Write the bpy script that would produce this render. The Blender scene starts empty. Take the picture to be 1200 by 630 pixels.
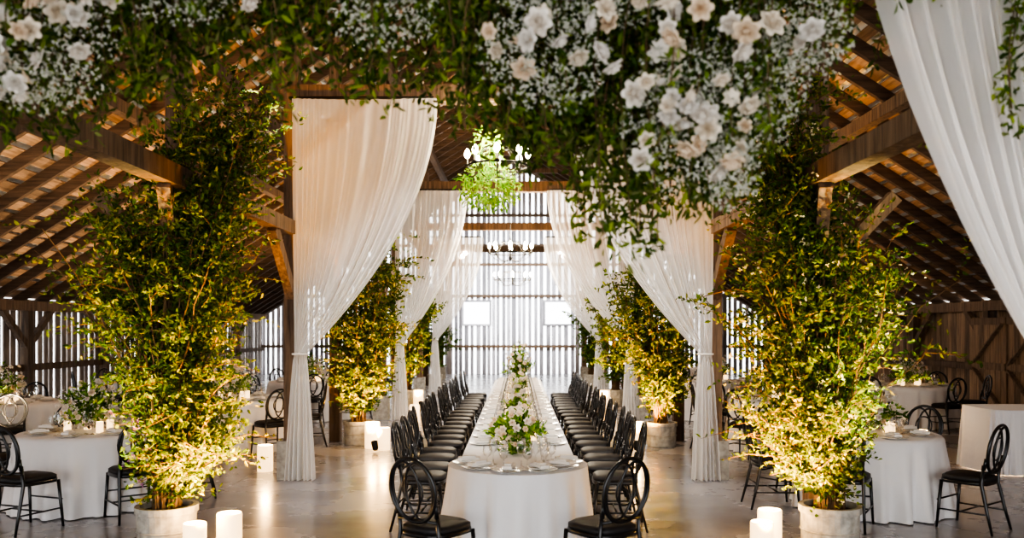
import bpy, math, random
import numpy as np
from mathutils import Vector, Matrix
random.seed(7); R = np.random.default_rng(7)
scene = bpy.context.scene
CX = -0.18            # nave centre line
WL, WR = -10.2, 9.8
YB, YF = 34.0, -2.5
EAVE, RIDGE = 2.35, 8.6
SL = (RIDGE-EAVE)/10.0
PXL, PXR = -2.72, 2.36
BENTS = [0.4, 3.7, 7.4, 10.3, 13.75, 17.0, 20.5, 23.6, 27.2, 30.3]
def roofz(x): return RIDGE-SL*abs(x-CX)

# ---------------------------------------------------------------- materials
def mat(name): 
    m = bpy.data.materials.new(name); m.use_nodes = True
    nt = m.node_tree; b = nt.nodes['Principled BSDF']
    return m, nt, b
def simple(name, col, rough=.5, metal=0, emit=None, es=0, noise=0, nscale=20):
    m, nt, b = mat(name)
    b.inputs['Base Color'].default_value = (*col, 1)
    b.inputs['Roughness'].default_value = rough
    b.inputs['Metallic'].default_value = metal
    if emit:
        b.inputs['Emission Color'].default_value = (*emit, 1)
        b.inputs['Emission Strength'].default_value = es
    if noise:
        tc = nt.nodes.new('ShaderNodeTexCoord'); n = nt.nodes.new('ShaderNodeTexNoise')
        n.inputs['Scale'].default_value = nscale; n.inputs['Detail'].default_value = 5
        nt.links.new(tc.outputs['Object'], n.inputs['Vector'])
        r = nt.nodes.new('ShaderNodeValToRGB')
        r.color_ramp.elements[0].position = .3; r.color_ramp.elements[1].position = .7
        r.color_ramp.elements[0].color = (*[c*(1-noise) for c in col], 1)
        r.color_ramp.elements[1].color = (*[min(1, c*(1+noise)) for c in col], 1)
        nt.links.new(n.outputs['Fac'], r.inputs['Fac']); nt.links.new(r.outputs['Color'], b.inputs['Base Color'])
        bp = nt.nodes.new('ShaderNodeBump'); bp.inputs['Strength'].default_value = .2
        nt.links.new(n.outputs['Fac'], bp.inputs['Height']); nt.links.new(bp.outputs['Normal'], b.inputs['Normal'])
    return m
def wood(name, c1, c2, axis=2, var=.5):
    m, nt, b = mat(name)
    tc = nt.nodes.new('ShaderNodeTexCoord'); mp = nt.nodes.new('ShaderNodeMapping')
    s = [14, 14, 14]; s[axis] = 1.0; mp.inputs['Scale'].default_value = s
    n = nt.nodes.new('ShaderNodeTexNoise'); n.inputs['Scale'].default_value = 1.5; n.inputs['Detail'].default_value = 6
    n.inputs['Roughness'].default_value = .65
    nt.links.new(tc.outputs['Object'], mp.inputs['Vector']); nt.links.new(mp.outputs[0], n.inputs['Vector'])
    r = nt.nodes.new('ShaderNodeValToRGB'); r.color_ramp.elements[0].position = .3; r.color_ramp.elements[1].position = .72
    r.color_ramp.elements[0].color = (*c1, 1); r.color_ramp.elements[1].color = (*c2, 1)
    nt.links.new(n.outputs['Fac'], r.inputs['Fac'])
    g = nt.nodes.new('ShaderNodeNewGeometry'); mr = nt.nodes.new('ShaderNodeMapRange')
    mr.inputs['To Min'].default_value = 1-var; mr.inputs['To Max'].default_value = 1+var
    nt.links.new(g.outputs['Random Per Island'], mr.inputs['Value'])
    mx = nt.nodes.new('ShaderNodeVectorMath'); mx.operation = 'SCALE'
    nt.links.new(r.outputs['Color'], mx.inputs[0]); nt.links.new(mr.outputs[0], mx.inputs['Scale'])
    nt.links.new(mx.outputs[0], b.inputs['Base Color'])
    b.inputs['Roughness'].default_value = .8
    bp = nt.nodes.new('ShaderNodeBump'); bp.inputs['Strength'].default_value = .35; bp.inputs['Distance'].default_value = .02
    nt.links.new(n.outputs['Fac'], bp.inputs['Height']); nt.links.new(bp.outputs['Normal'], b.inputs['Normal'])
    return m
M_beam = wood('timber_brown', (.045, .026, .016), (.21, .135, .082), 2, .3)
M_roofb = wood('roof_boards', (.13, .08, .05), (.42, .27, .165), 1, .5)
M_rafter = wood('rafter_wood', (.03, .018, .011), (.13, .08, .05), 0, .3)
M_plankB = wood('weathered_planks_grey', (.22, .21, .225), (.55, .53, .56), 2, .45)
M_plankL = wood('weathered_planks_side', (.10, .085, .075), (.34, .29, .26), 2, .4)
M_plankR = wood('barn_planks_brown', (.10, .062, .038), (.36, .24, .15), 2, .4)
M_shingle = simple('roof_underlay', (.80, .83, .92), .9, noise=.2, nscale=3)
M_black = simple('black_lacquer', (.008, .008, .009), .28)
M_cush = simple('black_cushion', (.012, .011, .012), .6)
M_iron = simple('wrought_iron', (.02, .018, .016), .5, .6)
M_china = simple('white_china', (.85, .83, .80), .2)
M_napkin = simple('linen_napkin', (.74, .69, .62), .8)
M_conc = simple('concrete_pot', (.36, .34, .30), .8, noise=.35, nscale=14)
M_soil = simple('soil', (.05, .035, .02), 1)
M_bark = simple('bark', (.11, .065, .03), .9)
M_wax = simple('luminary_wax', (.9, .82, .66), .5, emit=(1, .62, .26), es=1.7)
M_flame = simple('candle_flame', (1, .8, .5), .5, emit=(1, .72, .35), es=25)
M_bulb = simple('bulb_glow', (1, .9, .75), .5, emit=(1, .80, .5), es=120)
M_rope = simple('rope', (.3, .24, .16), .9)

def cloth(name, col, fold=True):
    m, nt, b = mat(name)
    b.inputs['Base Color'].default_value = (*col, 1); b.inputs['Roughness'].default_value = .75
    b.inputs['Sheen Weight'].default_value = .2
    tc = nt.nodes.new('ShaderNodeTexCoord'); n = nt.nodes.new('ShaderNodeTexNoise'); n.inputs['Scale'].default_value = 6
    nt.links.new(tc.outputs['Object'], n.inputs['Vector'])
    bp = nt.nodes.new('ShaderNodeBump'); bp.inputs['Strength'].default_value = .25; bp.inputs['Distance'].default_value = .03
    nt.links.new(n.outputs['Fac'], bp.inputs['Height']); nt.links.new(bp.outputs['Normal'], b.inputs['Normal'])
    return m
M_cloth = cloth('white_tablecloth', (.70, .675, .665))
# sheer curtain
M_sheer = bpy.data.materials.new('sheer_voile'); M_sheer.use_nodes = True
nt = M_sheer.node_tree; nt.nodes.clear()
o = nt.nodes.new('ShaderNodeOutputMaterial'); d = nt.nodes.new('ShaderNodeBsdfDiffuse'); t = nt.nodes.new('ShaderNodeBsdfTranslucent')
tr = nt.nodes.new('ShaderNodeBsdfTransparent'); a = nt.nodes.new('ShaderNodeMixShader'); c = nt.nodes.new('ShaderNodeMixShader')
d.inputs[0].default_value = (.92, .91, .90, 1); t.inputs[0].default_value = (.92, .91, .90, 1)
a.inputs[0].default_value = .52; nt.links.new(d.outputs[0], a.inputs[1]); nt.links.new(t.outputs[0], a.inputs[2])
lw = nt.nodes.new('ShaderNodeLayerWeight'); lw.inputs['Blend'].default_value = .42
mr = nt.nodes.new('ShaderNodeMapRange'); mr.inputs['To Min'].default_value = .58; mr.inputs['To Max'].default_value = 1.0
nt.links.new(lw.outputs['Facing'], mr.inputs['Value']); nt.links.new(mr.outputs[0], c.inputs[0])
nt.links.new(tr.outputs[0], c.inputs[1]); nt.links.new(a.outputs[0], c.inputs[2]); nt.links.new(c.outputs[0], o.inputs[0])
# glass (cheap, thin)
M_glass = bpy.data.materials.new('thin_glass'); M_glass.use_nodes = True
nt = M_glass.node_tree; nt.nodes.clear()
o = nt.nodes.new('ShaderNodeOutputMaterial'); g = nt.nodes.new('ShaderNodeBsdfGlossy'); g.inputs['Roughness'].default_value = .05
tr = nt.nodes.new('ShaderNodeBsdfTransparent'); c = nt.nodes.new('ShaderNodeMixShader'); lw = nt.nodes.new('ShaderNodeLayerWeight')
lw.inputs['Blend'].default_value = .45
nt.links.new(lw.outputs['Facing'], c.inputs[0]); nt.links.new(tr.outputs[0], c.inputs[1]); nt.links.new(g.outputs[0], c.inputs[2]); nt.links.new(c.outputs[0], o.inputs[0])
def attrmat(name, trans, rough=.5):
    m = bpy.data.materials.new(name); m.use_nodes = True; nt = m.node_tree; b = nt.nodes['Principled BSDF']
    at = nt.nodes.new('ShaderNodeAttribute'); at.attribute_name = 'Col'
    b.inputs['Roughness'].default_value = rough
    b.inputs['Specular IOR Level'].default_value = .15
    nt.links.new(at.outputs['Color'], b.inputs['Base Color'])
    tl = nt.nodes.new('ShaderNodeBsdfTranslucent'); nt.links.new(at.outputs['Color'], tl.inputs[0])
    mx = nt.nodes.new('ShaderNodeMixShader'); mx.inputs[0].default_value = trans
    nt.links.new(b.outputs[0], mx.inputs[1]); nt.links.new(tl.outputs[0], mx.inputs[2])
    nt.links.new(mx.outputs[0], nt.nodes['Material Output'].inputs[0])
    return m
M_leaf = attrmat('foliage', .42, .6); M_petal = attrmat('petals', .3, .7)
# floor
M_floor, nt, b = mat('polished_concrete')
tc = nt.nodes.new('ShaderNodeTexCoord'); n = nt.nodes.new('ShaderNodeTexNoise'); n.inputs['Scale'].default_value = .9; n.inputs['Detail'].default_value = 8; n.inputs['Roughness'].default_value = .6
nt.links.new(tc.outputs['Object'], n.inputs['Vector'])
r = nt.nodes.new('ShaderNodeValToRGB'); r.color_ramp.elements[0].position = .3; r.color_ramp.elements[1].position = .7
r.color_ramp.elements[0].color = (.20, .195, .215, 1); r.color_ramp.elements[1].color = (.38, .37, .395, 1)
nt.links.new(n.outputs['Fac'], r.inputs['Fac'])
bk = nt.nodes.new('ShaderNodeTexBrick'); bk.offset = 0; bk.inputs['Scale'].default_value = 1
bk.inputs['Brick Width'].default_value = 3.3; bk.inputs['Row Height'].default_value = 3.3; bk.inputs['Mortar Size'].default_value = .006
bk.inputs['Color1'].default_value = (1, 1, 1, 1); bk.inputs['Color2'].default_value = (.95, .95, .95, 1); bk.inputs['Mortar'].default_value = (.45, .45, .45, 1)
nt.links.new(tc.outputs['Object'], bk.inputs['Vector'])
mx = nt.nodes.new('ShaderNodeMix'); mx.data_type = 'RGBA'; mx.blend_type = 'MULTIPLY'; mx.inputs[0].default_value = 1
nt.links.new(r.outputs['Color'], mx.inputs[6]); nt.links.new(bk.outputs['Color'], mx.inputs[7]); nt.links.new(mx.outputs[2], b.inputs['Base Color'])
mr = nt.nodes.new('ShaderNodeMapRange'); mr.inputs['To Min'].default_value = .16; mr.inputs['To Max'].default_value = .38
nt.links.new(n.outputs['Fac'], mr.inputs['Value']); nt.links.new(mr.outputs[0], b.inputs['Roughness'])
b.inputs['Coat Weight'].default_value = .35; b.inputs['Coat Roughness'].default_value = .16

# ---------------------------------------------------------------- mesh builder
class MB:
    def __init__(s): s.v = []; s.f = []; s.m = []; s.c = []; s.n = 0; s.mats = []; s.hascol = False
    def mi(s, m):
        if m not in s.mats: s.mats.append(m)
        return s.mats.index(m)
    def add(s, v, f, m, col=None):
        v = np.asarray(v, float).reshape(-1, 3); f = np.asarray(f, int) if not isinstance(f, list) else f
        i = s.mi(m)
        if isinstance(f, list):
            for q in f: s.f.append([k+s.n for k in q])
        else: s.f.extend((f+s.n).tolist())
        s.m.extend([i]*len(f)); s.v.append(v); s.n += len(v)
        if col is None: col = np.ones((len(v), 3))*.5
        else: s.hascol = True; col = np.broadcast_to(np.asarray(col, float), (len(v), 3))
        s.c.append(col)
    def box(s, p, sz, m, rot=None):
        x, y, z = [k/2 for k in sz]
        v = np.array([(-x, -y, -z), (x, -y, -z), (x, y, -z), (-x, y, -z), (-x, -y, z), (x, -y, z), (x, y, z), (-x, y, z)])
        if rot is not None: v = v @ np.array(rot.to_3x3()).T
        s.add(v+np.array(p), [[0, 3, 2, 1], [4, 5, 6, 7], [0, 1, 5, 4], [1, 2, 6, 5], [2, 3, 7, 6], [3, 0, 4, 7]], m)
    def beam(s, a, b, w, h, m, up=(0, 0, 1)):
        a = Vector(a); b = Vector(b); d = (b-a); L = d.length; d.normalize()
        u = Vector(up); sd = d.cross(u)
        if sd.length < 1e-3: sd = d.cross(Vector((1, 0, 0)))
        sd.normalize(); u = sd.cross(d)
        Rm = Matrix((sd, d, u)).transposed()
        s.box((a+b)/2, (w, L, h), m, Rm)
    def tube(s, pts, r, m, n=6, closed=False, cap=True, col=None):
        P = np.array(pts, float); k = len(P)
        rr = np.broadcast_to(np.asarray(r, float), (k,))
        if closed: T = np.roll(P, -1, 0)-np.roll(P, 1, 0)
        else: T = np.gradient(P, axis=0)
        T /= np.linalg.norm(T, axis=1)[:, None]+1e-9
        ref = np.array([0, 0, 1.]) if abs(T[:, 2]).mean() < .7 else np.array([0, 1., 0])
        if closed:
            nn = np.cross(P[1]-P[0], P[k//3]-P[0]); ref = nn/np.linalg.norm(nn)
        A = np.cross(T, ref); A /= np.linalg.norm(A, axis=1)[:, None]+1e-9; B = np.cross(T, A)
        th = np.arange(n)*2*math.pi/n
        V = P[:, None]+rr[:, None, None]*(np.cos(th)[None, :, None]*A[:, None]+np.sin(th)[None, :, None]*B[:, None])
        F = []
        for i in range(k if closed else k-1):
            j = (i+1) % k
            for q in range(n): q2 = (q+1) % n; F.append([i*n+q, i*n+q2, j*n+q2, j*n+q])
        if cap and not closed: F.append(list(range(n))[::-1]); F.append([(k-1)*n+q for q in range(n)])
        s.add(V, F, m, col)
    def lathe(s, prof, m, n=24, o=(0, 0, 0), col=None):
        prof = np.array(prof, float); k = len(prof); th = np.arange(n)*2*math.pi/n
        V = np.stack([prof[:, 0][:, None]*np.cos(th), prof[:, 0][:, None]*np.sin(th), np.repeat(prof[:, 1][:, None], n, 1)], -1)+np.array(o)
        F = [[i*n+q, i*n+(q+1) % n, (i+1)*n+(q+1) % n, (i+1)*n+q] for i in range(k-1) for q in range(n)]
        s.add(V, F, m, col)
    def leaves(s, P, D, L, W, col, m=None, fold=.25):
        P = np.asarray(P); N = len(P)
        if N == 0: return
        D = D/(np.linalg.norm(D, axis=1)[:, None]+1e-9)
        S = np.cross(D, R.normal(size=(N, 3))); S /= np.linalg.norm(S, axis=1)[:, None]+1e-9; Nn = np.cross(D, S)
        L = np.broadcast_to(L, (N,))[:, None]; W = np.broadcast_to(W, (N,))[:, None]
        V = np.stack([P, P+.3*L*D+W*S*.8+fold*W*Nn, P+.68*L*D+W*S*.75+fold*W*Nn, P+L*D-Nn*L*.1, P+.68*L*D-W*S*.75+fold*W*Nn, P+.3*L*D-W*S*.8+fold*W*Nn], 1)
        b = np.arange(N)*6
        q = np.stack([b, b+1, b+2, b+3], 1); q2 = np.stack([b, b+3, b+4, b+5], 1)
        C = np.repeat(np.broadcast_to(col, (N, 3)), 6, 0)
        s.add(V.reshape(-1, 3), np.concatenate([q, q2]), m or M_leaf, C)
    def template(s, T, F, mats4, m, cols):
        n = len(T); K = len(mats4)
        Tm = np.array([np.array(x) for x in mats4]); H = np.c_[T, np.ones(n)]
        V = np.einsum('kij,nj->kni', Tm, H)[:, :, :3]
        FF = (F[None]+(np.arange(K)*n)[:, None, None]).reshape(-1, F.shape[1])
        s.add(V.reshape(-1, 3), FF, m, np.repeat(np.broadcast_to(cols, (K, 3)), n, 0))
    def mesh(s, name):
        me = bpy.data.meshes.new(name); V = np.concatenate(s.v)
        me.from_pydata(V.tolist(), [], s.f)
        for m in s.mats: me.materials.append(m)
        me.polygons.foreach_set('material_index', s.m)
        if s.hascol:
            C = np.concatenate(s.c); C = np.c_[C, np.ones(len(C))]
            at = me.color_attributes.new('Col', 'FLOAT_COLOR', 'POINT'); at.data.foreach_set('color', C.ravel())
        me.update(); return me
    def obj(s, name, loc=(0, 0, 0), smooth=False, parent=None, rotz=0):
        me = s.mesh(name)
        if smooth: me.polygons.foreach_set('use_smooth', [True]*len(me.polygons))
        ob = bpy.data.objects.new(name, me); ob.location = loc; ob.rotation_euler[2] = rotz
        scene.collection.objects.link(ob)
        if parent: ob.parent = parent
        return ob
def inst(me, name, loc, rz=0, sc=1):
    ob = bpy.data.objects.new(name, me); ob.location = loc; ob.rotation_euler[2] = rz; ob.scale = (sc, sc, sc)
    scene.collection.objects.link(ob); return ob

# ---------------------------------------------------------------- shell
b = MB(); b.box((CX, (YB+YF)/2, -.1), (20.4, YB-YF+.4, .2), M_floor); b.obj('floor')

def plank_wall_x(name, y, m, gapf, openings):
    b = MB(); x = WL
    while x < WR:
        w = random.uniform(.12, .18); g = gapf(x); xc = x+w/2
        top = roofz(xc)-.08
        segs = [(0.0, top)]
        for (xa, xb, za, zb) in openings:
            if xa-.05 < xc < xb+.05: segs = [(0.0, za), (zb, top)]
        for (z0, z1) in segs:
            b.box((xc, y+random.uniform(-.01, .01), (z0+z1)/2), (w, .025, z1-z0), m)
        x += w+g
    for z in (1.1, 3.1, 4.35, 5.1, 6.3):
        hw = (RIDGE-z)/SL-.2 if z > EAVE else 10
        b.beam((CX-hw, y-.09, z), (CX+hw, y-.09, z), .1, .11, M_beam)
    for xx in (-8.5, -5.6, -2.72, 2.36, 5.3, 8.2):
        b.beam((xx, y-.1, 0), (xx, y-.1, roofz(xx)-.15), .2, .16, M_plankL)
    b.beam((CX-10, y-.12, EAVE), (CX, y-.12, RIDGE-.1), .14, .2, M_plankL); b.beam((CX+10, y-.12, EAVE), (CX, y-.12, RIDGE-.1), .14, .2, M_plankL)
    for s in (-1, 1):
        b.beam((CX+s*4.5, y-.2, 3.1), (CX+s*2.6, y-.2, 5.1), .1, .14, M_plankL)
    for (xa, xb, za, zb) in openings:
        for z in (za, zb): b.beam((xa-.1, y-.03, z), (xb+.1, y-.03, z), .1, .08, M_plankB)
        for xx in (xa-.05, xb+.05): b.beam((xx, y-.03, za), (xx, y-.03, zb), .08, .08, M_plankB)
    return b.obj(name)
plank_wall_x('wall_back', YB, M_plankB, lambda x: random.uniform(.035, .12), [(-2.15, -1.15, 1.95, 2.9), (1.1, 2.1, 1.95, 2.9)])
b = MB(); x = WL
while x < WR:
    w = random.uniform(.2, .28); xc = x+w/2; z1 = roofz(xc)-.05
    if z1 > 4.1: b.box((xc, YF, (4.1+z1)/2), (w, .03, z1-4.1), M_plankR)
    x += w+.01
b.beam((CX-7, YF, 4.05), (CX+7, YF, 4.05), .2, .24, M_beam); b.obj('front_daylight_block')  # unseen upper gable, added to keep daylight off the hanging flowers

def side_wall(name, x, s, m, gmin, gmax, wins):
    b = MB(); y = YF
    while y < YB:
        w = random.uniform(.14, .22)
        yc = y+w/2; segs = [(0, EAVE+.05)]
        for (ya, yb, za, zb) in wins:
            if ya < yc < yb: segs = [(0, za), (zb, EAVE+.05)]
        for z0, z1 in segs: b.box((x+random.uniform(-.01, .01), yc, (z0+z1)/2), (.03, w, z1-z0), m)
        y += w+random.uniform(gmin, gmax)
    b.beam((x-s*.12, YF, EAVE-.08), (x-s*.12, YB, EAVE-.08), .2, .2, M_beam)
    b.beam((x-s*.08, YF, 1.0), (x-s*.08, YB, 1.0), .08, .14, M_beam)
    for yy in np.arange(YF+.2, YB, 3.3):
        b.beam((x-s*.12, yy, 0), (x-s*.12, yy, EAVE-.1), .18, .18, M_beam)
        b.beam((x-s*.14, yy, 1.4), (x-s*.14, yy+.9, EAVE-.15), .1, .12, M_beam)
        b.beam((x-s*.14, yy, 1.4), (x-s*.14, yy-.9, EAVE-.15), .1, .12, M_beam)
    return b.obj(name)
side_wall('wall_left', WL, -1, M_plankL, .04, .11, [])
side_wall('wall_right', WR, 1, M_plankR, .002, .014, [])
for (y0, y1) in ((15.3, 16.5), (16.56, 17.76)):
    b = MB(); x = WR-.3
    for k in range(6):
        w = (y1-y0)/6; b.box((x, y0+w*(k+.5), 1.02), (.04, w-.01, 2.0), M_plankR)
    for z in (.15, 1.05, 1.95): b.box((x-.04, (y0+y1)/2, z), (.04, y1-y0, .14), M_plankR)
    b.beam((x-.045, y0+.08, .2), (x-.045, y1-.08, 1.0), .03, .12, M_plankR, (1, 0, 0)); b.beam((x-.045, y1-.08, 1.1), (x-.045, y0+.08, 1.9), .03, .12, M_plankR, (1, 0, 0))
    b.obj('door_%d' % (1 if y0 < 16 else 2))
b = MB()
ang = math.atan(SL); slope_len = math.hypot(10, RIDGE-EAVE)
for s in (-1, 1):
    d = np.array([s*math.cos(ang), 0, -math.sin(ang)]); nrm = np.array([s*math.sin(ang), 0, math.cos(ang)])
    top = np.array([CX, 0, RIDGE])
    tt = .1
    while tt < slope_len+.2:
        w = random.uniform(.15, .24); c = top+d*(tt+w/2)+nrm*.1
        y = YF
        while y < YB:
            L = random.uniform(3, 6); y2 = min(YB+.1, y+L)
            rot = Matrix.Rotation(s*ang, 3, 'Y')
            b.box((c[0], (y+y2)/2, c[2]), (w, y2-y-.01, .025), M_roofb, rot); y = y2
        tt += w+random.uniform(.06, .13)
    c = top+d*(slope_len/2)+nrm*.2
    b.box((c[0], (YF+YB)/2, c[2]), (slope_len+.3, YB-YF, .02), M_shingle, Matrix.Rotation(s*ang, 3, 'Y'))
    for y in np.arange(YF+.1, YB, .82):
        a = top+d*.02; e = top+d*(slope_len+.1)
        b.beam((a[0], y, a[2]), (e[0], y, e[2]), .085, .17, M_rafter)
    for q in (2.9, 6.6):
        p = top+d*q-nrm*.17; b.beam((p[0], YF, p[2]), (p[0], YB-.2, p[2]), .16, .18, M_beam)
b.beam((CX, YF, RIDGE-.12), (CX, YB-.2, RIDGE-.12), .06, .26, M_beam)
b.obj('ceiling')
TIE = 4.62
for i, y in enumerate(BENTS):
    b = MB()
    for (x0, s) in ((PXL, -1), (PXR, 1)):
        x = x0+s*.22 if i % 2 == 0 else x0
        b.beam((x, y, 0), (x, y, roofz(x)-.1), .17, .17, M_beam, (0, 1, 0))
        if i % 2 == 1:
            b.beam((x, y, 4.0), (x+s*1.7, y, roofz(x+s*1.7)-.15), .1, .14, M_beam)
            b.beam((x, y, 3.7), (x-s*.9, y, TIE-.1), .1, .14, M_beam)
        else:
            b.beam((x+s*.08, y+.03, 2.3), (x+s*.7, y+.03, 2.95), .1, .12, M_beam)
        for sy in (-1, 1): b.beam((x, y+sy*.05, 2.2), (x0, y+sy*.85, 2.93), .1, .14, M_beam)
        if i % 2 == 1 and y > 4: b.box((x+s*.0, y, .23), (.3, .3, .46), M_conc)
    if i % 2 == 1 : b.beam((PXL-.3, y, TIE), (PXR+.3, y, TIE), .2, .2, M_beam)
    b.beam((CX-1.6, y, roofz(CX-1.6)-.2), (CX+1.6, y, roofz(CX+1.6)-.2), .12, .16, M_beam)
    b.obj('timber_frame')
b = MB()
for x in (PXL, PXR): b.beam((x, YF, 3.0), (x, YB-.3, 3.0), .16, .16, M_beam)
b.obj('plate_beam')

# ---------------------------------------------------------------- chair
def make_chair():
    b = MB()
    def T(p, r, n=6): b.tube(p, r, M_black, n)
    def outline(wf, wb, dp, k=28):
        pts = []
        for i in range(k):
            a = 2*math.pi*i/k; cx = math.copysign(abs(math.cos(a))**.55, math.cos(a)); sy = math.copysign(abs(math.sin(a))**.55, math.sin(a))
            w = wb+(wf-wb)*(sy+1)/2; pts.append((cx*w, sy*dp))
        return pts
    def slab(o, z0, z1, m, dome=0):
        k = len(o); V = [(x, y, z0) for x, y in o]+[(x, y, z1) for x, y in o]+[(x*.85, y*.85, z1+dome) for x, y in o]+[(0, 0, z1+dome*1.3)]
        F = [[i, (i+1) % k, k+(i+1) % k, k+i] for i in range(k)]+[[k+i, k+(i+1) % k, 2*k+(i+1) % k, 2*k+i] for i in range(k)]
        F += [[2*k+i, 2*k+(i+1) % k, 3*k] for i in range(k)]+[list(range(k))[::-1]]
        b.add(V, F, m)
    slab(outline(.215, .185, .205), .415, .445, M_black)
    slab(outline(.21, .18, .2), .446, .475, M_cush, .018)
    yb = -.2
    for s in (-1, 1):
        T([(s*.185, .17, .43), (s*.195, .19, .2), (s*.205, .205, 0)], [.016, .014, .011])
        T([(s*.165, yb+.015, .6), (s*.17, yb+.03, .43), (s*.18, yb-.02, .2), (s*.195, yb-.07, 0)], [.014, .016, .014, .011])
        T([(s*.2, .19, .17), (s*.185, yb-.03, .17)], .008)
        T([(s*.165, yb+.01, .56), (s*.175, yb-.01, .66)], .014)
    T([(-.19, .0, .17), (.19, .0, .17)], .008); T([(-.2, .2, .25), (.2, .2, .25)], .008); T([(-.18, yb, .25), (.18, yb, .25)], .008)
    T([(-.165, yb+.01, .53), (.165, yb+.01, .53)], .010)
    def ring(cx, cz, hw, hh, r, k=30):
        pts = []
        for i in range(k):
            a = 2*math.pi*i/k; z = cz+hh*math.sin(a); pts.append((cx+hw*math.cos(a), yb-(z-.5)*.16-.02*0, z))
        b.tube(pts, r, M_black, 6, closed=True)
    ring(0, .735, .195, .215, .014)
    ring(-.055, .735, .115, .19, .010); ring(.055, .735, .115, .19, .010)
    ring(0, .735, .085, .10, .008, 24)
    me = b.mesh('dining_chair'); me.polygons.foreach_set('use_smooth', [True]*len(me.polygons)); return me
CH = make_chair()
def chair(x, y, fx, fy, jit=.06):
    rz = math.atan2(-(fx), fy)+random.uniform(-jit, jit)
    inst(CH, 'dining_chair', (x, y, 0), rz)

# ---------------------------------------------------------------- tables
def round_cloth(name, x, y, r, h=.75):
    b = MB(); n = 160; th = np.arange(n)*2*math.pi/n
    ph = random.uniform(0, 6)
    rings = []
    for rr in (0.001, .5*r, .9*r, .985*r): rings.append(np.stack([rr*np.cos(th), rr*np.sin(th), np.full(n, h)], 1))
    fold = np.abs(np.sin(th*9+ph+.5*np.sin(th*3)))**.7*1.5-.75+.5*np.sin(th*23+2*ph)
    for t in np.linspace(0.02, 1, 12):
        R2 = r+.01+.05*t+.07*t*fold
        rings.append(np.stack([R2*np.cos(th), R2*np.sin(th), np.full(n, h-.01-(h-.02)*t)], 1))
    V = np.concatenate(rings); k = len(rings)
    F = [[i*n+q, (i+1)*n+q, (i+1)*n+(q+1) % n, i*n+(q+1) % n] for i in range(k-1) for q in range(n)]
    b.add(V, F, M_cloth); return b.obj(name, (x, y, 0), True)

def plate(b, x, y, z, napkin=True, ang=0):
    b.lathe([(.001, z+.004), (.085, z+.004), (.13, z+.018), (.135, z+.016), (.08, z+.001)], M_china, 20, (x, y, 0))
    b.lathe([(.001, z+.02), (.06, z+.02), (.092, z+.03), (.095, z+.027), (.06, z+.014)], M_china, 16, (x, y, 0))
    if napkin:
        rot = Matrix.Rotation(ang, 3, 'Z')
        b.box((x, y, z+.04), (.07, .17, .02), M_napkin, rot); b.box((x, y, z+.056), (.05, .1, .012), M_napkin, rot)
def glass(b, x, y, z, h=.19):
    b.lathe([(.001, z), (.033, z+.002), (.004, z+.012), (.004, z+h*.45), (.028, z+h*.55), (.036, z+h*.72), (.03, z+h)], M_glass, 12, (x, y, 0))
def candle(b, x, y, z, h=.1):
    b.lathe([(.001, z), (.035, z), (.035, z+h), (.031, z+h), (.03, z+h*.5), (.001, z+h*.5)], M_wax, 12, (x, y, 0))
    b.lathe([(.001, z+h*.5), (.008, z+h*.5+.012), (.001, z+h*.5+.035)], M_flame, 6, (x, y, 0))

def rose():
    V = []; F = []
    def petal(phi, Rk, Hk, W, curl):
        base = len(V); nb, na = 5, 5
        for i in range(nb):
            t = i/(nb-1); rr = Rk*t**.6; hh = Hk*t-curl*t**3
            w = W*math.sin(math.pi*(.12+.72*t))
            for j in range(na):
                a = (j/(na-1)-.5)*2; cup = (1-a*a*.25)
                ph = phi+a*w
                V.append((rr*cup*math.cos(ph), rr*cup*math.sin(ph), hh-.1*a*a*t*(1 if curl > .2 else -1)*.5))
        for i in range(nb-1):
            for j in range(na-1): F.append((base+i*na+j, base+i*na+j+1, base+(i+1)*na+j+1, base+(i+1)*na+j))
    for k, (n, Rk, Hk, W, cu) in enumerate([(3, .22, .75, 1.2, 0), (4, .42, .8, .95, .05), (5, .7, .75, .9, .2), (6, 1.0, .6, .8, .4)]):
        for i in range(n): petal(2*math.pi*i/n+k*.7, Rk, Hk, W, cu)
    return np.array(V), np.array(F)
RT, RF = rose()
def rmat(p, n, s):
    z = Vector(n).normalized(); q = z.to_track_quat('Z', 'Y').to_matrix().to_4x4()
    return Matrix.Translation(Vector(p)) @ q @ Matrix.Rotation(random.uniform(0, 6.28), 4, 'Z') @ Matrix.Scale(s, 4)
WHITES = np.array([(.84, .74, .60), (.86, .79, .70), (.84, .68, .50), (.78, .73, .66)])
def roses(b, P, Nn, S, k=1):
    if len(P) == 0: return
    cols = WHITES[R.integers(0, 4, len(P))]*k
    b.template(RT, RF, [rmat(p, n, s) for p, n, s in zip(P, Nn, S)], M_petal, cols)
def florets(b, P, size, col):
    P = np.asarray(P); N = len(P)
    for k in range(3): b.leaves(P, R.normal(size=(N, 3)), size, size*.4, col, M_petal)
GREENS = np.array([(.055, .12, .015), (.10, .18, .02), (.03, .08, .012), (.16, .24, .03), (.075, .14, .025)])
LIME = np.array([(.20, .38, .03), (.28, .45, .04), (.11, .27, .025), (.36, .48, .07)])
def gcol(n, pal=GREENS, var=.3):
    c = pal[R.integers(0, len(pal), n)]*(1+R.uniform(-var, var, (n, 1))); return np.clip(c, 0, 1)
def blob(n, c, r):
    d = R.normal(size=(n, 3)); d /= np.linalg.norm(d, axis=1)[:, None]
    return np.array(c)+d*np.array(r)*(R.uniform(.25, 1, (n, 1))**.6), d

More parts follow.
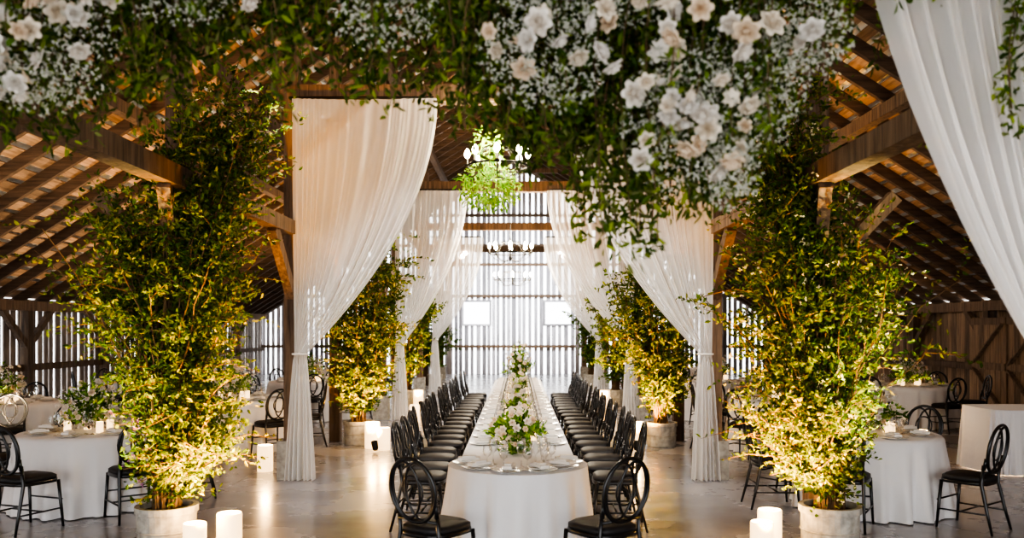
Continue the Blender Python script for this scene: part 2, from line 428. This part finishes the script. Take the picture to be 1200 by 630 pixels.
HW, RC, YC, YE = .46, .54, 6.65, 17.6
def banquet():
    b = MB(); out = []
    a0 = math.asin(HW/RC)
    for y in np.arange(YE, YC+RC*math.cos(a0), -.05): out.append((-HW, y, -1, 0))
    for t in np.linspace(a0, 2*math.pi-a0, 90):
        nx, ny = -math.sin(t), math.cos(t)
        out.append((RC*nx, YC+RC*ny, nx, ny))
    for y in np.arange(YC+RC*math.cos(a0), YE, .05): out.append((HW, y, 1, 0))
    for x in np.linspace(HW, -HW, 20): out.append((x, YE, 0, 1))
    O = np.array(out); n = len(O); h = .75
    s = np.cumsum(np.r_[0, np.linalg.norm(np.diff(O[:, :2], axis=0), axis=1)])
    rings = []
    fold = np.abs(np.sin(s*10+.6*np.sin(s*4)))**.7*1.5-.75+.4*np.sin(s*33+1)
    for t in np.linspace(0, 1, 12):
        off = .0+.05*t+.08*t*fold
        rings.append(np.stack([O[:, 0]+O[:, 2]*off, O[:, 1]+O[:, 3]*off, np.full(n, h-(h-.01)*t)], 1))
    V = np.concatenate(rings)
    F = [[i*n+q, (i+1)*n+q, (i+1)*n+(q+1) % n, i*n+(q+1) % n] for i in range(11) for q in range(n)]
    b.add(V, F, M_cloth)
    b.add([(-HW, YC, h+.001), (HW, YC, h+.001), (HW, YE, h+.001), (-HW, YE, h+.001)], [[0, 1, 2, 3]], M_cloth)
    th = np.arange(48)*2*math.pi/48
    b.add(np.stack([RC*np.cos(th), YC+RC*np.sin(th), np.full(48, h+.0005)], 1), [list(range(48))], M_cloth)
    ob = b.obj('banquet_table')
    ob.data.polygons.foreach_set('use_smooth', [True]*(len(ob.data.polygons)-2)+[False]*2); return ob
banquet()
ys = np.arange(7.75, 17.4, .53)
bp, bg = MB(), MB()
for y in ys:
    for s in (-1, 1):
        chair(s*(.86+random.uniform(-.03, .03)), y+random.uniform(-.02, .02), -s, 0)
        plate(bp, s*.31, y, .752, True, math.pi/2)
        glass(bg, s*.17, y+.16, .752); glass(bg, s*.22, y+.24, .752, .15)
        if random.random() < .7: candle(bg, s*.14, y+.3, .752, .09)
for a in (-50, -10, 25, 60, -90, 95): 
    t = math.radians(a); plate(bp, .38*math.sin(t), YC-.38*math.cos(t), .752, True, t)
    glass(bg, .2*math.sin(t+.3), YC-.2*math.cos(t+.3), .752, .2); glass(bg, .26*math.sin(t+.45), YC-.26*math.cos(t+.45), .752, .15)
bp.obj('dinner_plates', smooth=False); bg.obj('glassware_and_votives', smooth=True)
chair(-.56, 5.82, .55, .8, 0); chair(.58, 5.82, -.55, .8, 0)
# greenery runner
b = MB()
n = 4200; yy = R.uniform(7.0, 17.5, n)
wob = .05*np.sin(yy*3.1)+.03*np.sin(yy*7)
P = np.stack([wob+R.normal(0, .055, n), yy, .76+np.abs(R.normal(0, .025+.02*(np.sin(yy*2.3) > .2), n))], 1)
D = R.normal(size=(n, 3)); D[:, 2] = np.abs(D[:, 2])*.6
b.leaves(P, D, R.uniform(.03, .07, n), .013, gcol(n, np.r_[GREENS, LIME*.8]))
def arrangement(b, cx, cy, spread, height, nst, nf, rs):
    for k in range(nst):
        a = R.uniform(0, 6.283); e = R.uniform(.1, 1); tgt = np.array([cx+spread[0]*math.cos(a)*e, cy+spread[1]*math.sin(a)*e, .8+height*R.uniform(.3, 1)*(1.15-e*.75)])
        p0 = np.array([cx, cy, .77]); q = np.linspace(0, 1, 9)[:, None]
        C = p0+(tgt-p0)*q+np.array([0, 0, .06])*np.sin(q*math.pi)
        b.tube(C[::2], .002, M_bark, 3, cap=False)
        LPp = np.repeat(C[2:], 3, 0)+R.normal(0, .012, (21, 3)); d = (tgt-p0)*2+R.normal(size=(21, 3))*.6
        b.leaves(LPp, d, R.uniform(.04, .085, 21), .014, gcol(21, LIME if k % 3 else GREENS))
    p, d = blob(nf, (cx, cy, .85+height*.4), (spread[0]*.95, spread[1]*.95, height*.6)); d[:, 2] = abs(d[:, 2])+.2; d[:, 1] -= .4; p[:, 2] = np.maximum(p[:, 2], .8)
    roses(b, p, d, R.uniform(*rs, nf))
for (cx, cy, sx, sy, h, ns, nf) in ((0, 7.75, .28, .4, .24, 60, 44), (.03, 9.0, .14, .3, .12, 16, 24), (0, 10.3, .16, .3, .18, 22, 30), (-.02, 12.2, .15, .3, .18, 22, 30), (0, 14.6, .16, .3, .22, 22, 34), (0, 17.0, .32, .3, .75, 60, 90)):
    arrangement(b, cx, cy, (sx, sy), h, ns, nf, (.026, .044))
nf = 260; y2 = R.uniform(7, 17.3, nf); roses(b, np.stack([.05*np.sin(y2*3.1)+R.normal(0, .06, nf), y2, R.uniform(.79, .85, nf)], 1), R.normal(size=(nf, 3))*.4+[0, -.4, 1], R.uniform(.02, .038, nf))
b.obj('table_floral_runner')

def round_table(x, y, r, chairs, settings=True, flor=1):
    e = bpy.data.objects.new('round_dining_table', None); e.location = (x, y, 0); scene.collection.objects.link(e)
    o = round_cloth('tablecloth', 0, 0, r); o.parent = e
    b = MB()
    for k in range(7):
        t = k*2*math.pi/7+.3; plate(b, (r-.2)*math.cos(t), (r-.2)*math.sin(t), .752, True, t+math.pi/2)
        glass(b, (r-.36)*math.cos(t+.3), (r-.36)*math.sin(t+.3), .752, .2); glass(b, (r-.33)*math.cos(t+.5), (r-.33)*math.sin(t+.5), .752, .16)
        if k % 2 == 0: candle(b, .2*math.cos(t), .2*math.sin(t), .752, .11)
    b.obj('place_settings', parent=e)
    b = MB(); arrangement(b, 0, 0, (.34, .34), .5*flor, 40, 46, (.024, .044))
    florets(b, blob(400, (0, 0, 1.02), (.34, .34, .25))[0], .018, (.80, .77, .73))
    b.obj('centerpiece', parent=e)
    for a in chairs:
        t = math.radians(a); rr = r+.3; chair(x+rr*math.cos(t), y+rr*math.sin(t), -math.cos(t), -math.sin(t), .2)
round_table(-4.4, 8.75, .66, [25, 75, 125, 175, 320])
chair(-4.42, 7.68, .35, .9, 0)
round_table(3.55, 8.6, .66, [40, 90, 130, 175], flor=.8)
chair(4.1, 7.74, -.6, .75, 0); chair(3.0, 7.8, .45, .8, 0)
round_table(-4.3, 12.9, .8, range(10, 360, 51)); round_table(-4.2, 17.2, .8, range(30, 360, 51))
round_table(-7.4, 12.2, .8, range(0, 360, 51)); round_table(-7.6, 17.5, .8, range(30, 360, 60))
round_table(4.0, 12.8, .8, range(20, 360, 51)); round_table(4.0, 17.2, .8, range(40, 360, 51)); round_table(7.3, 16.0, .8, range(40, 360, 60))
round_table(-4.3, 22.0, .8, range(30, 360, 60)); round_table(4.0, 22.0, .8, range(30, 360, 60))
b = MB(); O = []
for i in range(160):
    a = 2*math.pi*i/160; cx = math.copysign(abs(math.cos(a))**.2, math.cos(a)); sy = math.copysign(abs(math.sin(a))**.2, math.sin(a)); O.append((cx*1.1, sy*.45, math.cos(a), math.sin(a)))
O = np.array(O); k = len(O); rings = []
idx = np.arange(k)
for t in np.linspace(0, 1, 10):
    off = .03*t+.03*t*(np.sin(idx*.9)+.5*np.sin(idx*1.7)); rings.append(np.stack([O[:, 0]+O[:, 2]*off, O[:, 1]+O[:, 3]*off, np.full(k, .8-.79*t)], 1))
b.add(np.concatenate(rings), [[i*k+q, (i+1)*k+q, (i+1)*k+(q+1) % k, i*k+(q+1) % k] for i in range(9) for q in range(k)]+[list(range(k))], M_cloth)
b.obj('buffet_table', (6.95, 10.9, 0))

# ---------------------------------------------------------------- curtains
def curtain(x_post, x_in, y, ztop=4.52, ztie=1.5):
    s = 1 if x_post > x_in else -1
    b = MB(); nu, nv = 200, 70
    U = np.linspace(0, 1, nu); rows = []
    xt = x_post-s*.14
    ph = random.uniform(0, 6)
    UW = U+.035*np.sin(U*9+ph)+.018*np.sin(U*21+2*ph)
    A = .55+.45*np.sin(U*8+ph*3)
    for v in np.linspace(0, 1, nv):
        z = ztop+(ztie-ztop)*v; sv = v**1.9
        X0 = x_post-s*.05+(x_in-x_post)*U; X1 = xt+(-s)*(U-.5)*.14
        X = X0*(1-sv)+X1*sv
        fade = .35+.65*min(1, v*1.3)
        wv = np.sin(UW*2*math.pi*9+ph+1.2*v)*A + .45*np.sin(UW*2*math.pi*17+ph*2-1.5*v+.5*np.sin(v*5))
        Y = y-.19+.055*fade*(1-.4*v)*wv+.03*np.sin(U*6+v*3+ph)
        rows.append(np.stack([X, Y, np.full(nu, z)], 1))
    for v in np.linspace(0, 1, 22)[1:]:
        z = ztie+(.01-ztie)*v; w = .14+.2*v**.7
        X = xt+(-s)*(U-.5)*w; Y = y-.19+(.03+.05*v)*np.sin(UW*2*math.pi*6+ph+v)
        rows.append(np.stack([X, Y, np.full(nu, z)], 1))
    V = np.concatenate(rows); k = len(rows)
    ii, jj = np.meshgrid(np.arange(k-1), np.arange(nu-1), indexing='ij'); a = (ii*nu+jj).ravel()
    b.add(V, np.stack([a, a+1, a+nu+1, a+nu], 1), M_sheer)
    th = np.linspace(0, 2*math.pi, 20, endpoint=False)
    b.tube(np.stack([xt+.09*np.cos(th), y-.19+.06*np.sin(th), np.full(20, ztie)], 1), .012, M_napkin, 6, closed=True)
    b.tube([(x_post-s*.02, y-.17, ztop+.02), (x_in, y-.17, ztop+.02)], .018, M_iron, 6)
    b.obj('sheer_curtain', smooth=True)
curtain(PXL, -1.0, 10.3); curtain(PXR, .62, 10.3)
curtain(PXL+.25, -1.05, 17.0); curtain(PXR, .62, 17.0)
curtain(PXL+.3, -1.0, 23.6, 4.3); curtain(PXR, .75, 23.6, 4.3)
curtain(PXR+.12, 1.36, 3.75)

# ---------------------------------------------------------------- plants
def potted(name, x, y, blobs, nst, ntw, nlf, leafL=.055, pal=GREENS, white=0, pr=.23, ph=.37, tw=.38, pink=0):
    e = bpy.data.objects.new(name, None); e.location = (x, y, 0); scene.collection.objects.link(e)
    b = MB()
    b.lathe([(.001, 0), (pr*.92, 0), (pr*.97, .02), (pr, ph-.06), (pr+.015, ph-.055), (pr+.015, ph), (pr-.025, ph), (pr-.03, ph-.05), (.001, ph-.05)], M_conc, 32)
    b.lathe([(pr*.98+.004, ph*.45), (pr*.985+.012, ph*.47), (pr*.985+.004, ph*.49)], M_conc, 32)
    b.lathe([(pr-.03, ph-.045), (.001, ph-.03)], M_soil, 24); b.obj('planter', parent=e, smooth=False)
    b = MB(); LP = []; LD = []; FP = []; PP = []
    tot = sum(q[2] for q in blobs)
    for bl in blobs:
        c, r, wgt = bl[:3]; dn = bl[3] if len(bl) > 3 else 1
        for k in range(int(nst*wgt/tot)):
            tgt, _ = blob(1, c, r); tgt = tgt[0]-np.array([x, y, 0])
            p0 = np.array([random.uniform(-.1, .1), random.uniform(-.1, .1), ph-.06])
            mid = np.array([tgt[0]*.15, tgt[1]*.15, p0[2]+(tgt[2]-p0[2])*random.uniform(.45, .75)])
            t = np.linspace(0, 1, 12)[:, None]
            C = (1-t)**2*p0+2*t*(1-t)*mid+t*t*tgt
            C[1:] += R.normal(0, .016, (11, 3))
            b.tube(C, np.linspace(.011, .003, 12), M_bark, 4)
            lo = .45 if tgt[2] > 2.6 else .12
            vig = random.uniform(.5, 1.4)*dn
            for w in range(int(ntw*vig)):
                tt = random.uniform(lo, 1)**.75; i = min(10, int(tt*11)); fr = tt*11-i
                p = C[i]*(1-fr)+C[i+1]*fr
                d = R.normal(size=3)+(tgt*[1, 1, 0])*.5; d[2] = abs(d[2])*.6+.1; d /= np.linalg.norm(d)
                L = tw*random.uniform(.3, 1.3)*(.5+.5*tt)
                q = np.linspace(0, 1, nlf)[:, None]
                TP = p+d*L*q+np.array([0, 0, -.25])*L*q*q*random.uniform(0, 2)
                if w % 2 == 0: b.tube(TP[[0, nlf//2, -1]], [.004, .003, .0015], M_bark, 3, cap=False)
                LP.append(TP+R.normal(0, .009, TP.shape)); LD.append(d*.6+R.normal(0, .75, TP.shape))
                if white and random.random() < white: FP.append(TP[-3:]+R.normal(0, .02, (3, 3)))
                if pink and TP[-1][2] < 1.2 and TP[-1][0] < 0 and random.random() < pink: PP.append(TP[-2:]+R.normal(0, .015, (2, 3)))
    LP = np.concatenate(LP); LD = np.concatenate(LD); n = len(LP)
    b.leaves(LP, LD, R.uniform(.6, 1.3, n)*leafL, leafL*.3*R.uniform(.7, 1.1, n), gcol(n, pal, .45))
    if FP: florets(b, np.concatenate(FP), .022, (.8, .74, .5))
    if PP: florets(b, np.concatenate(PP), .026, (.55, .25, .45))
    b.obj('branches_and_leaves', parent=e)
    return e
YG = np.array([(.075, .14, .014), (.16, .22, .018), (.04, .085, .011), (.25, .27, .02), (.10, .16, .016), (.05, .10, .014)])
potted('potted_birch_tree', -2.86, 6.95, [((-2.85, 6.9, 2.4), (.85, .55, .8), 4.6), ((-2.9, 6.9, 2.4), (1.15, .6, 1.0), 1.8, .6), ((-2.5, 6.85, 1.15), (.38, .4, .5), 2.8), ((-2.4, 6.95, 3.5), (.7, .4, .6), 2.4)], 108, 21, 14, leafL=.05, pal=YG, tw=.45, pink=.25)
potted('potted_birch_tree', 2.54, 6.95, [((2.4, 6.9, 2.2), (.88, .55, .7), 4.8), ((2.5, 6.9, 2.2), (1.25, .6, .8), 2.0, .6), ((2.22, 6.85, 1.15), (.45, .4, .5), 3.0), ((2.15, 7.0, 3.5), (.45, .4, 1.0), 3.6)], 122, 21, 14, leafL=.05, pal=YG, white=.16, tw=.45)
for (x, y) in ((-2.48, 13.3), (2.2, 13.1)):
    potted('potted_birch_tree', x, y, [((x+.15*np.sign(-x), y, 2.3), (.9, .6, 1.2), 3), ((x, y, 1.2), (.5, .45, .6), 1)], 64, 18, 12, leafL=.07, pal=YG, white=.05, tw=.45)
for (x, y) in ((-2.6, 20.1), (2.3, 20.1), (-2.6, 26.8), (2.3, 26.8)):
    potted('potted_birch_tree', x, y, [((x, y, 2.2), (.8, .6, 1.3), 3)], 34, 14, 10, leafL=.09, pal=GREENS)
for (x, y) in ((4.6, 15.0), (-5.9, 15.2), (-6.6, 9.9)):
    potted('potted_birch_tree', x, y, [((x, y, 1.5), (.45, .45, .5), 3)], 14, 12, 10, leafL=.08, pal=GREENS)

# ---------------------------------------------------------------- hanging floral installation
prof = np.array([(-2.5, 2.6), (-2.12, 2.60), (-1.9, 2.60), (-1.6, 2.75), (-1.25, 2.98), (-.97, 2.82), (-.72, 2.86), (-.55, 2.70), (-.37, 2.88), (-.16, 2.62), (0, 2.52), (.12, 2.47), (.33, 2.4), (.44, 2.08), (.54, 2.35), (.68, 2.3), (.82, 2.25), (.96, 2.55), (1.2, 2.75), (1.4, 3.05), (1.7, 3.12), (1.92, 2.95), (2.02, 2.6), (2.3, 2.5)])
dens = np.array([(-2.5, .7), (-1.2, .6), (-1.0, .42), (-.5, .5), (-.2, .8), (0, 1), (.9, 1), (1.25, .7), (1.4, .3), (1.9, .35), (2.3, .45)])
b = MB(); LP = []; LD = []
def vine(x, y, z0, ze, k, reps=2, sway=.03):
    n = int((z0-ze)/.022)+2; q = np.linspace(0, 1, n)
    sx = R.normal(0, .08); sy = R.normal(0, .06)
    P = np.stack([x+sx*q+sway*np.sin(q*6+k), y+sy*q+sway*np.sin(q*5+k*2), z0+(ze-z0)*q], 1)
    b.tube(P[::6] if n > 12 else P[[0, -1]], .003, M_bark, 3, cap=False)
    for rep in range(reps):
        LP.append(P+R.normal(0, .02, P.shape)); d = R.normal(size=P.shape); d[:, 2] -= .7; LD.append(d)
for k in range(900):
    x = R.uniform(-2.4, 2.3)
    if random.random() > np.interp(x, dens[:, 0], dens[:, 1]): continue
    y = 3.6+R.normal(0, .24); zb = np.interp(x, prof[:, 0], prof[:, 1])
    ze = min(zb+abs(R.normal(0, .22)), 3.5)
    vine(x, y, 3.62, ze, k)
for k, (x, ze) in enumerate([(-.98, 2.66), (-.9, 2.8), (-.5, 2.6), (-.45, 2.72), (-.1, 2.45), (.05, 2.4), (.36, 2.12), (.42, 1.98), (.47, 2.0), (.62, 2.2), (.9, 2.35), (-1.6, 2.66), (2.0, 2.45)]):
    for j in range(2): vine(x+R.normal(0, .03), 3.4+R.normal(0, .08), 3.6, ze+R.uniform(0, .15), k+j, 2, .04)
LP = np.concatenate(LP); LD = np.concatenate(LD); n = len(LP)
c = gcol(n, np.array([(.06, .11, .015), (.035, .07, .012), (.11, .17, .02), (.20, .27, .03), (.13, .15, .045)]), .4)
b.leaves(LP, LD, R.uniform(.03, .065, n), R.uniform(.007, .013, n), c)
def clus(x0, x1, n, zlo, zhi, s0, s1, y0=2.85, y1=3.2):
    x = R.uniform(x0, x1, n); zb = np.interp(x, prof[:, 0], prof[:, 1]); z = zb+R.uniform(zlo, zhi, n)
    P = np.stack([x, R.uniform(y0, y1, n), z], 1); N = R.normal(size=(n, 3))*.7+np.array([0, -.6, -.5]); roses(b, P, N, R.uniform(s0, s1, n), .85)
clus(-2.1, -1.1, 84, .0, .5, .030, .052); clus(-1.1, -.3, 20, .15, .5, .030, .046)
clus(-.1, 1.05, 62, .22, .85, .032, .058); clus(.45, .85, 24, .1, .4, .030, .05); clus(1.7, 2.1, 14, .1, .5, .034, .05)
for (x, z, n, rx, rz) in ((-1.85, 2.9, 700, .38, .25), (-1.3, 3.08, 450, .26, .14), (-1.8, 2.72, 300, .25, .12), (.1, 2.85, 800, .26, .26), (.62, 2.6, 900, .24, .32), (.9, 2.75, 800, .22, .30), (.3, 3.05, 500, .35, .14), (.8, 2.4, 400, .11, .16), (1.1, 2.9, 350, .17, .18), (-.5, 2.98, 350, .22, .13)):
    p, d = blob(n, (x, 3.2, z), (rx, .2, rz)); florets(b, p, .011, (.54, .54, .46))
for yy in (3.3, 3.85): b.beam((-2.5, yy, 3.64), (2.2, yy, 3.64), .06, .06, M_beam)
for xx in np.arange(-2.4, 2.2, .45): b.beam((xx, 3.2, 3.68), (xx, 3.95, 3.68), .04, .04, M_beam)
for xx in (-2.2, 0, 2.1): b.tube([(xx, 3.7, 3.66), (xx, 3.7, TIE)], .012, M_rope, 5)
b.obj('hanging_floral_installation')

# ---------------------------------------------------------------- chandeliers
def chandelier(x, y, z, r, ztop, leaves=0, power=60):
    e = bpy.data.objects.new('chandelier', None); e.location = (x, y, z); scene.collection.objects.link(e)
    b = MB(); th = np.linspace(0, 2*math.pi, 32, endpoint=False)
    b.tube(np.stack([r*np.cos(th), r*np.sin(th), 0*th], 1), .012, M_iron, 6, closed=True)
    b.tube(np.stack([r*.45*np.cos(th), r*.45*np.sin(th), 0*th+.22], 1), .009, M_iron, 6, closed=True)
    b.lathe([(.001, -.16), (.02, -.14), (.035, -.1), (.015, -.04), (.02, .1), (.03, .2), (.012, .3), (.001, .36)], M_iron, 12)
    nb = 8
    for k in range(nb):
        a = k*2*math.pi/nb; c, s = math.cos(a), math.sin(a)
        q = np.linspace(0, 1, 9); b.tube(np.stack([c*r*q, s*r*q, -.1-.08*np.sin(q*math.pi)+.1*q**2], 1), .007, M_iron, 5)
        b.tube([(c*r*.95, s*r*.95, 0), (c*r*.45, s*r*.45, .22)], .005, M_iron, 4)
        b.lathe([(.001, 0), (.035, .015), (.036, .02), (.012, .022), (.012, .09), (.001, .09)], M_iron, 10, (c*r, s*r, 0))
        b.lathe([(.001, .09), (.024, .11), (.036, .14), (.028, .175), (.001, .21)], M_bulb, 12, (c*r, s*r, 0))
    for k in range(int((ztop-z-.36)/.05)):
        zz = .36+k*.05; t8 = np.linspace(0, 2*math.pi, 10, endpoint=False); 
        pts = np.stack([.014*np.cos(t8), 0*t8, zz+.03+.03*np.sin(t8)], 1)
        if k % 2: pts = pts[:, [1, 0, 2]]
        b.tube(pts, .004, M_iron, 4, closed=True)
    b.obj('iron_frame', parent=e, smooth=True)
    if leaves:
        b = MB(); p, d = blob(leaves, (-.1, 0, -.24), (r*1.1, r*.85, .3)); p2, d2 = blob(leaves//4, (-.12, 0, .2), (r*.5, r*.4, .3))
        p = np.r_[p, p2]; d = np.r_[d, d2]; n = len(p); dd = d*.5+R.normal(size=(n, 3))*.5; dd[:, 2] -= .5
        b.leaves(p, dd, R.uniform(.05, .1, n), .014, gcol(n, LIME)); b.obj('greenery', parent=e)
    l = bpy.data.lights.new('bulb_light', 'POINT'); l.energy = power; l.color = (1, .84, .62); l.shadow_soft_size = r*.6
    lo = bpy.data.objects.new('bulb_light', l); lo.location = (0, 0, .3); scene.collection.objects.link(lo); lo.parent = e
chandelier(-.24, 10.1, 3.72, .36, TIE-.12, 700, 230)
chandelier(-.15, 17.0, 3.3, .42, TIE-.12, 0, 320); chandelier(-.15, 23.6, 3.15, .5, TIE-.12, 0, 320)

# ---------------------------------------------------------------- luminaries
b = MB(); b.lathe([(.001, 0), (.085, 0), (.088, .01), (.088, .29), (.084, .3), (.076, .3), (.074, .1), (.001, .1)], M_wax, 28)
b.lathe([(.001, .1), (.012, .12), (.014, .14), (.001, .18)], M_flame, 8); LU = b.mesh('pillar_candle'); LU.polygons.foreach_set('use_smooth', [True]*len(LU.polygons))
for (x, y, s) in ((-2.5, 6.6, 1), (-2.3, 6.8, 1.12), (1.9, 6.65, 1), (2.05, 6.95, 1.1), (-2.2, 13.3-.4, 1.3), (-2.0, 12.7, 1.1), (1.8, 12.9, 1.3), (5.6, 11.9, 1.3), (-2.3, 19.7, 1.3), (2.0, 19.6, 1.3), (-2.0, 16.5, 1.1), (1.8, 16.4, 1.1), (-3.2, 10.8, 1.1)):
    o = inst(LU, 'pillar_candle', (x, y, 0), 0, s)
    if y < 14:
        l = bpy.data.lights.new('candle_light', 'POINT'); l.energy = 14; l.color = (1, .58, .22); l.shadow_soft_size = .05
        lo = bpy.data.objects.new('candle_light', l); lo.location = (0, 0, .36); scene.collection.objects.link(lo); lo.parent = o

# ---------------------------------------------------------------- lamps
def spot(name, loc, tgt, energy, col, size=70, soft=.06):
    e = bpy.data.objects.new(name, None); e.location = loc; scene.collection.objects.link(e)
    d = (Vector(tgt)-Vector(loc)).normalized(); q = d.to_track_quat('-Z', 'Y'); e.rotation_euler = q.to_euler()
    b = MB(); b.lathe([(.001, .10), (.035, .10), (.045, .08), (.05, -.02), (.052, -.03), (.045, -.03), (.043, .0), (.001, .0)], M_iron, 16)
    b.obj('housing', parent=e)
    l = bpy.data.lights.new('lamp', 'SPOT'); l.energy = energy; l.color = col; l.spot_size = math.radians(size); l.spot_blend = .7; l.shadow_soft_size = soft
    lo = bpy.data.objects.new('lamp', l); lo.location = (0, 0, -.04); scene.collection.objects.link(lo); lo.parent = e
AMB = (1, .42, .02)
spot('uplight', (-2.2, 6.3, .12), (-2.55, 6.9, 1.2), 1900, AMB, 72)
spot('uplight', (1.85, 6.3, .12), (2.25, 6.9, 1.2), 1900, AMB, 72)
spot('uplight', (-3.3, 6.3, .12), (-2.8, 6.9, 2.7), 420, (1, .80, .34), 60); spot('uplight', (3.15, 6.3, .12), (2.3, 6.9, 3.1), 800, (1, .84, .38), 56)
for x, s in ((-2.1, 1), (1.75, -1)):
    spot('uplight', (x, 12.5, .12), (x-s*.4, 13.3, 1.6), 1400, AMB, 85); spot('uplight', (x-s*.1, 19.3, .12), (x-s*.5, 20.1, 1.6), 1000, AMB, 85)
for y in (5, 10.5, 16, 22):
    spot('uplight', (-6.2, y, .12), (-6.6, y+.6, 5), 720, (1, .72, .42), 120); spot('uplight', (6.0, y+.4, .12), (6.4, y+1, 5), 600, (1, .70, .40), 120)
for y in (7.4, 13.75, 20.5):  # added fill spots with invented housings, brightening tables and ridge
    for px_, s in ((PXL, 1), (PXR, -1)):
        spot('added_fill_spot', (px_+s*.25, y-.2, 4.3), (.0, y+2.5, .8), 420, (1, .95, .90), 80, .1)
        spot('added_fill_spot', (px_+s*.25, y+.3, 4.5), (CX, y+3.4, 8.0), 130, (1, .74, .48), 110, .1)
for x in (-1.9, 1.5):  # added cool fill spots that brighten the back wall planks
    spot('added_fill_spot', (x, 30.1, 4.4), (x*.8, 34, 4.6), 1200, (.94, .97, 1), 130, .1)

w = bpy.data.worlds.new('overcast_sky'); scene.world = w; w.use_nodes = True
bg_ = w.node_tree.nodes['Background']; bg_.inputs[0].default_value = (.97, .985, 1, 1); bg_.inputs[1].default_value = 3.5

cam = bpy.data.cameras.new('camera'); co = bpy.data.objects.new('camera', cam); scene.collection.objects.link(co)
co.location = (0, 0, 1.8); co.rotation_euler = (math.radians(90), 0, 0)
cam.sensor_width = 36; cam.lens = 30; cam.shift_y = 70/1200; cam.shift_x = -7/1200; cam.clip_end = 200
cam.dof.use_dof = True; cam.dof.focus_distance = 9.5; cam.dof.aperture_fstop = 1.8
scene.camera = co
scene.view_settings.view_transform = 'AgX'; scene.view_settings.look = 'AgX - High Contrast'; scene.view_settings.exposure = .5
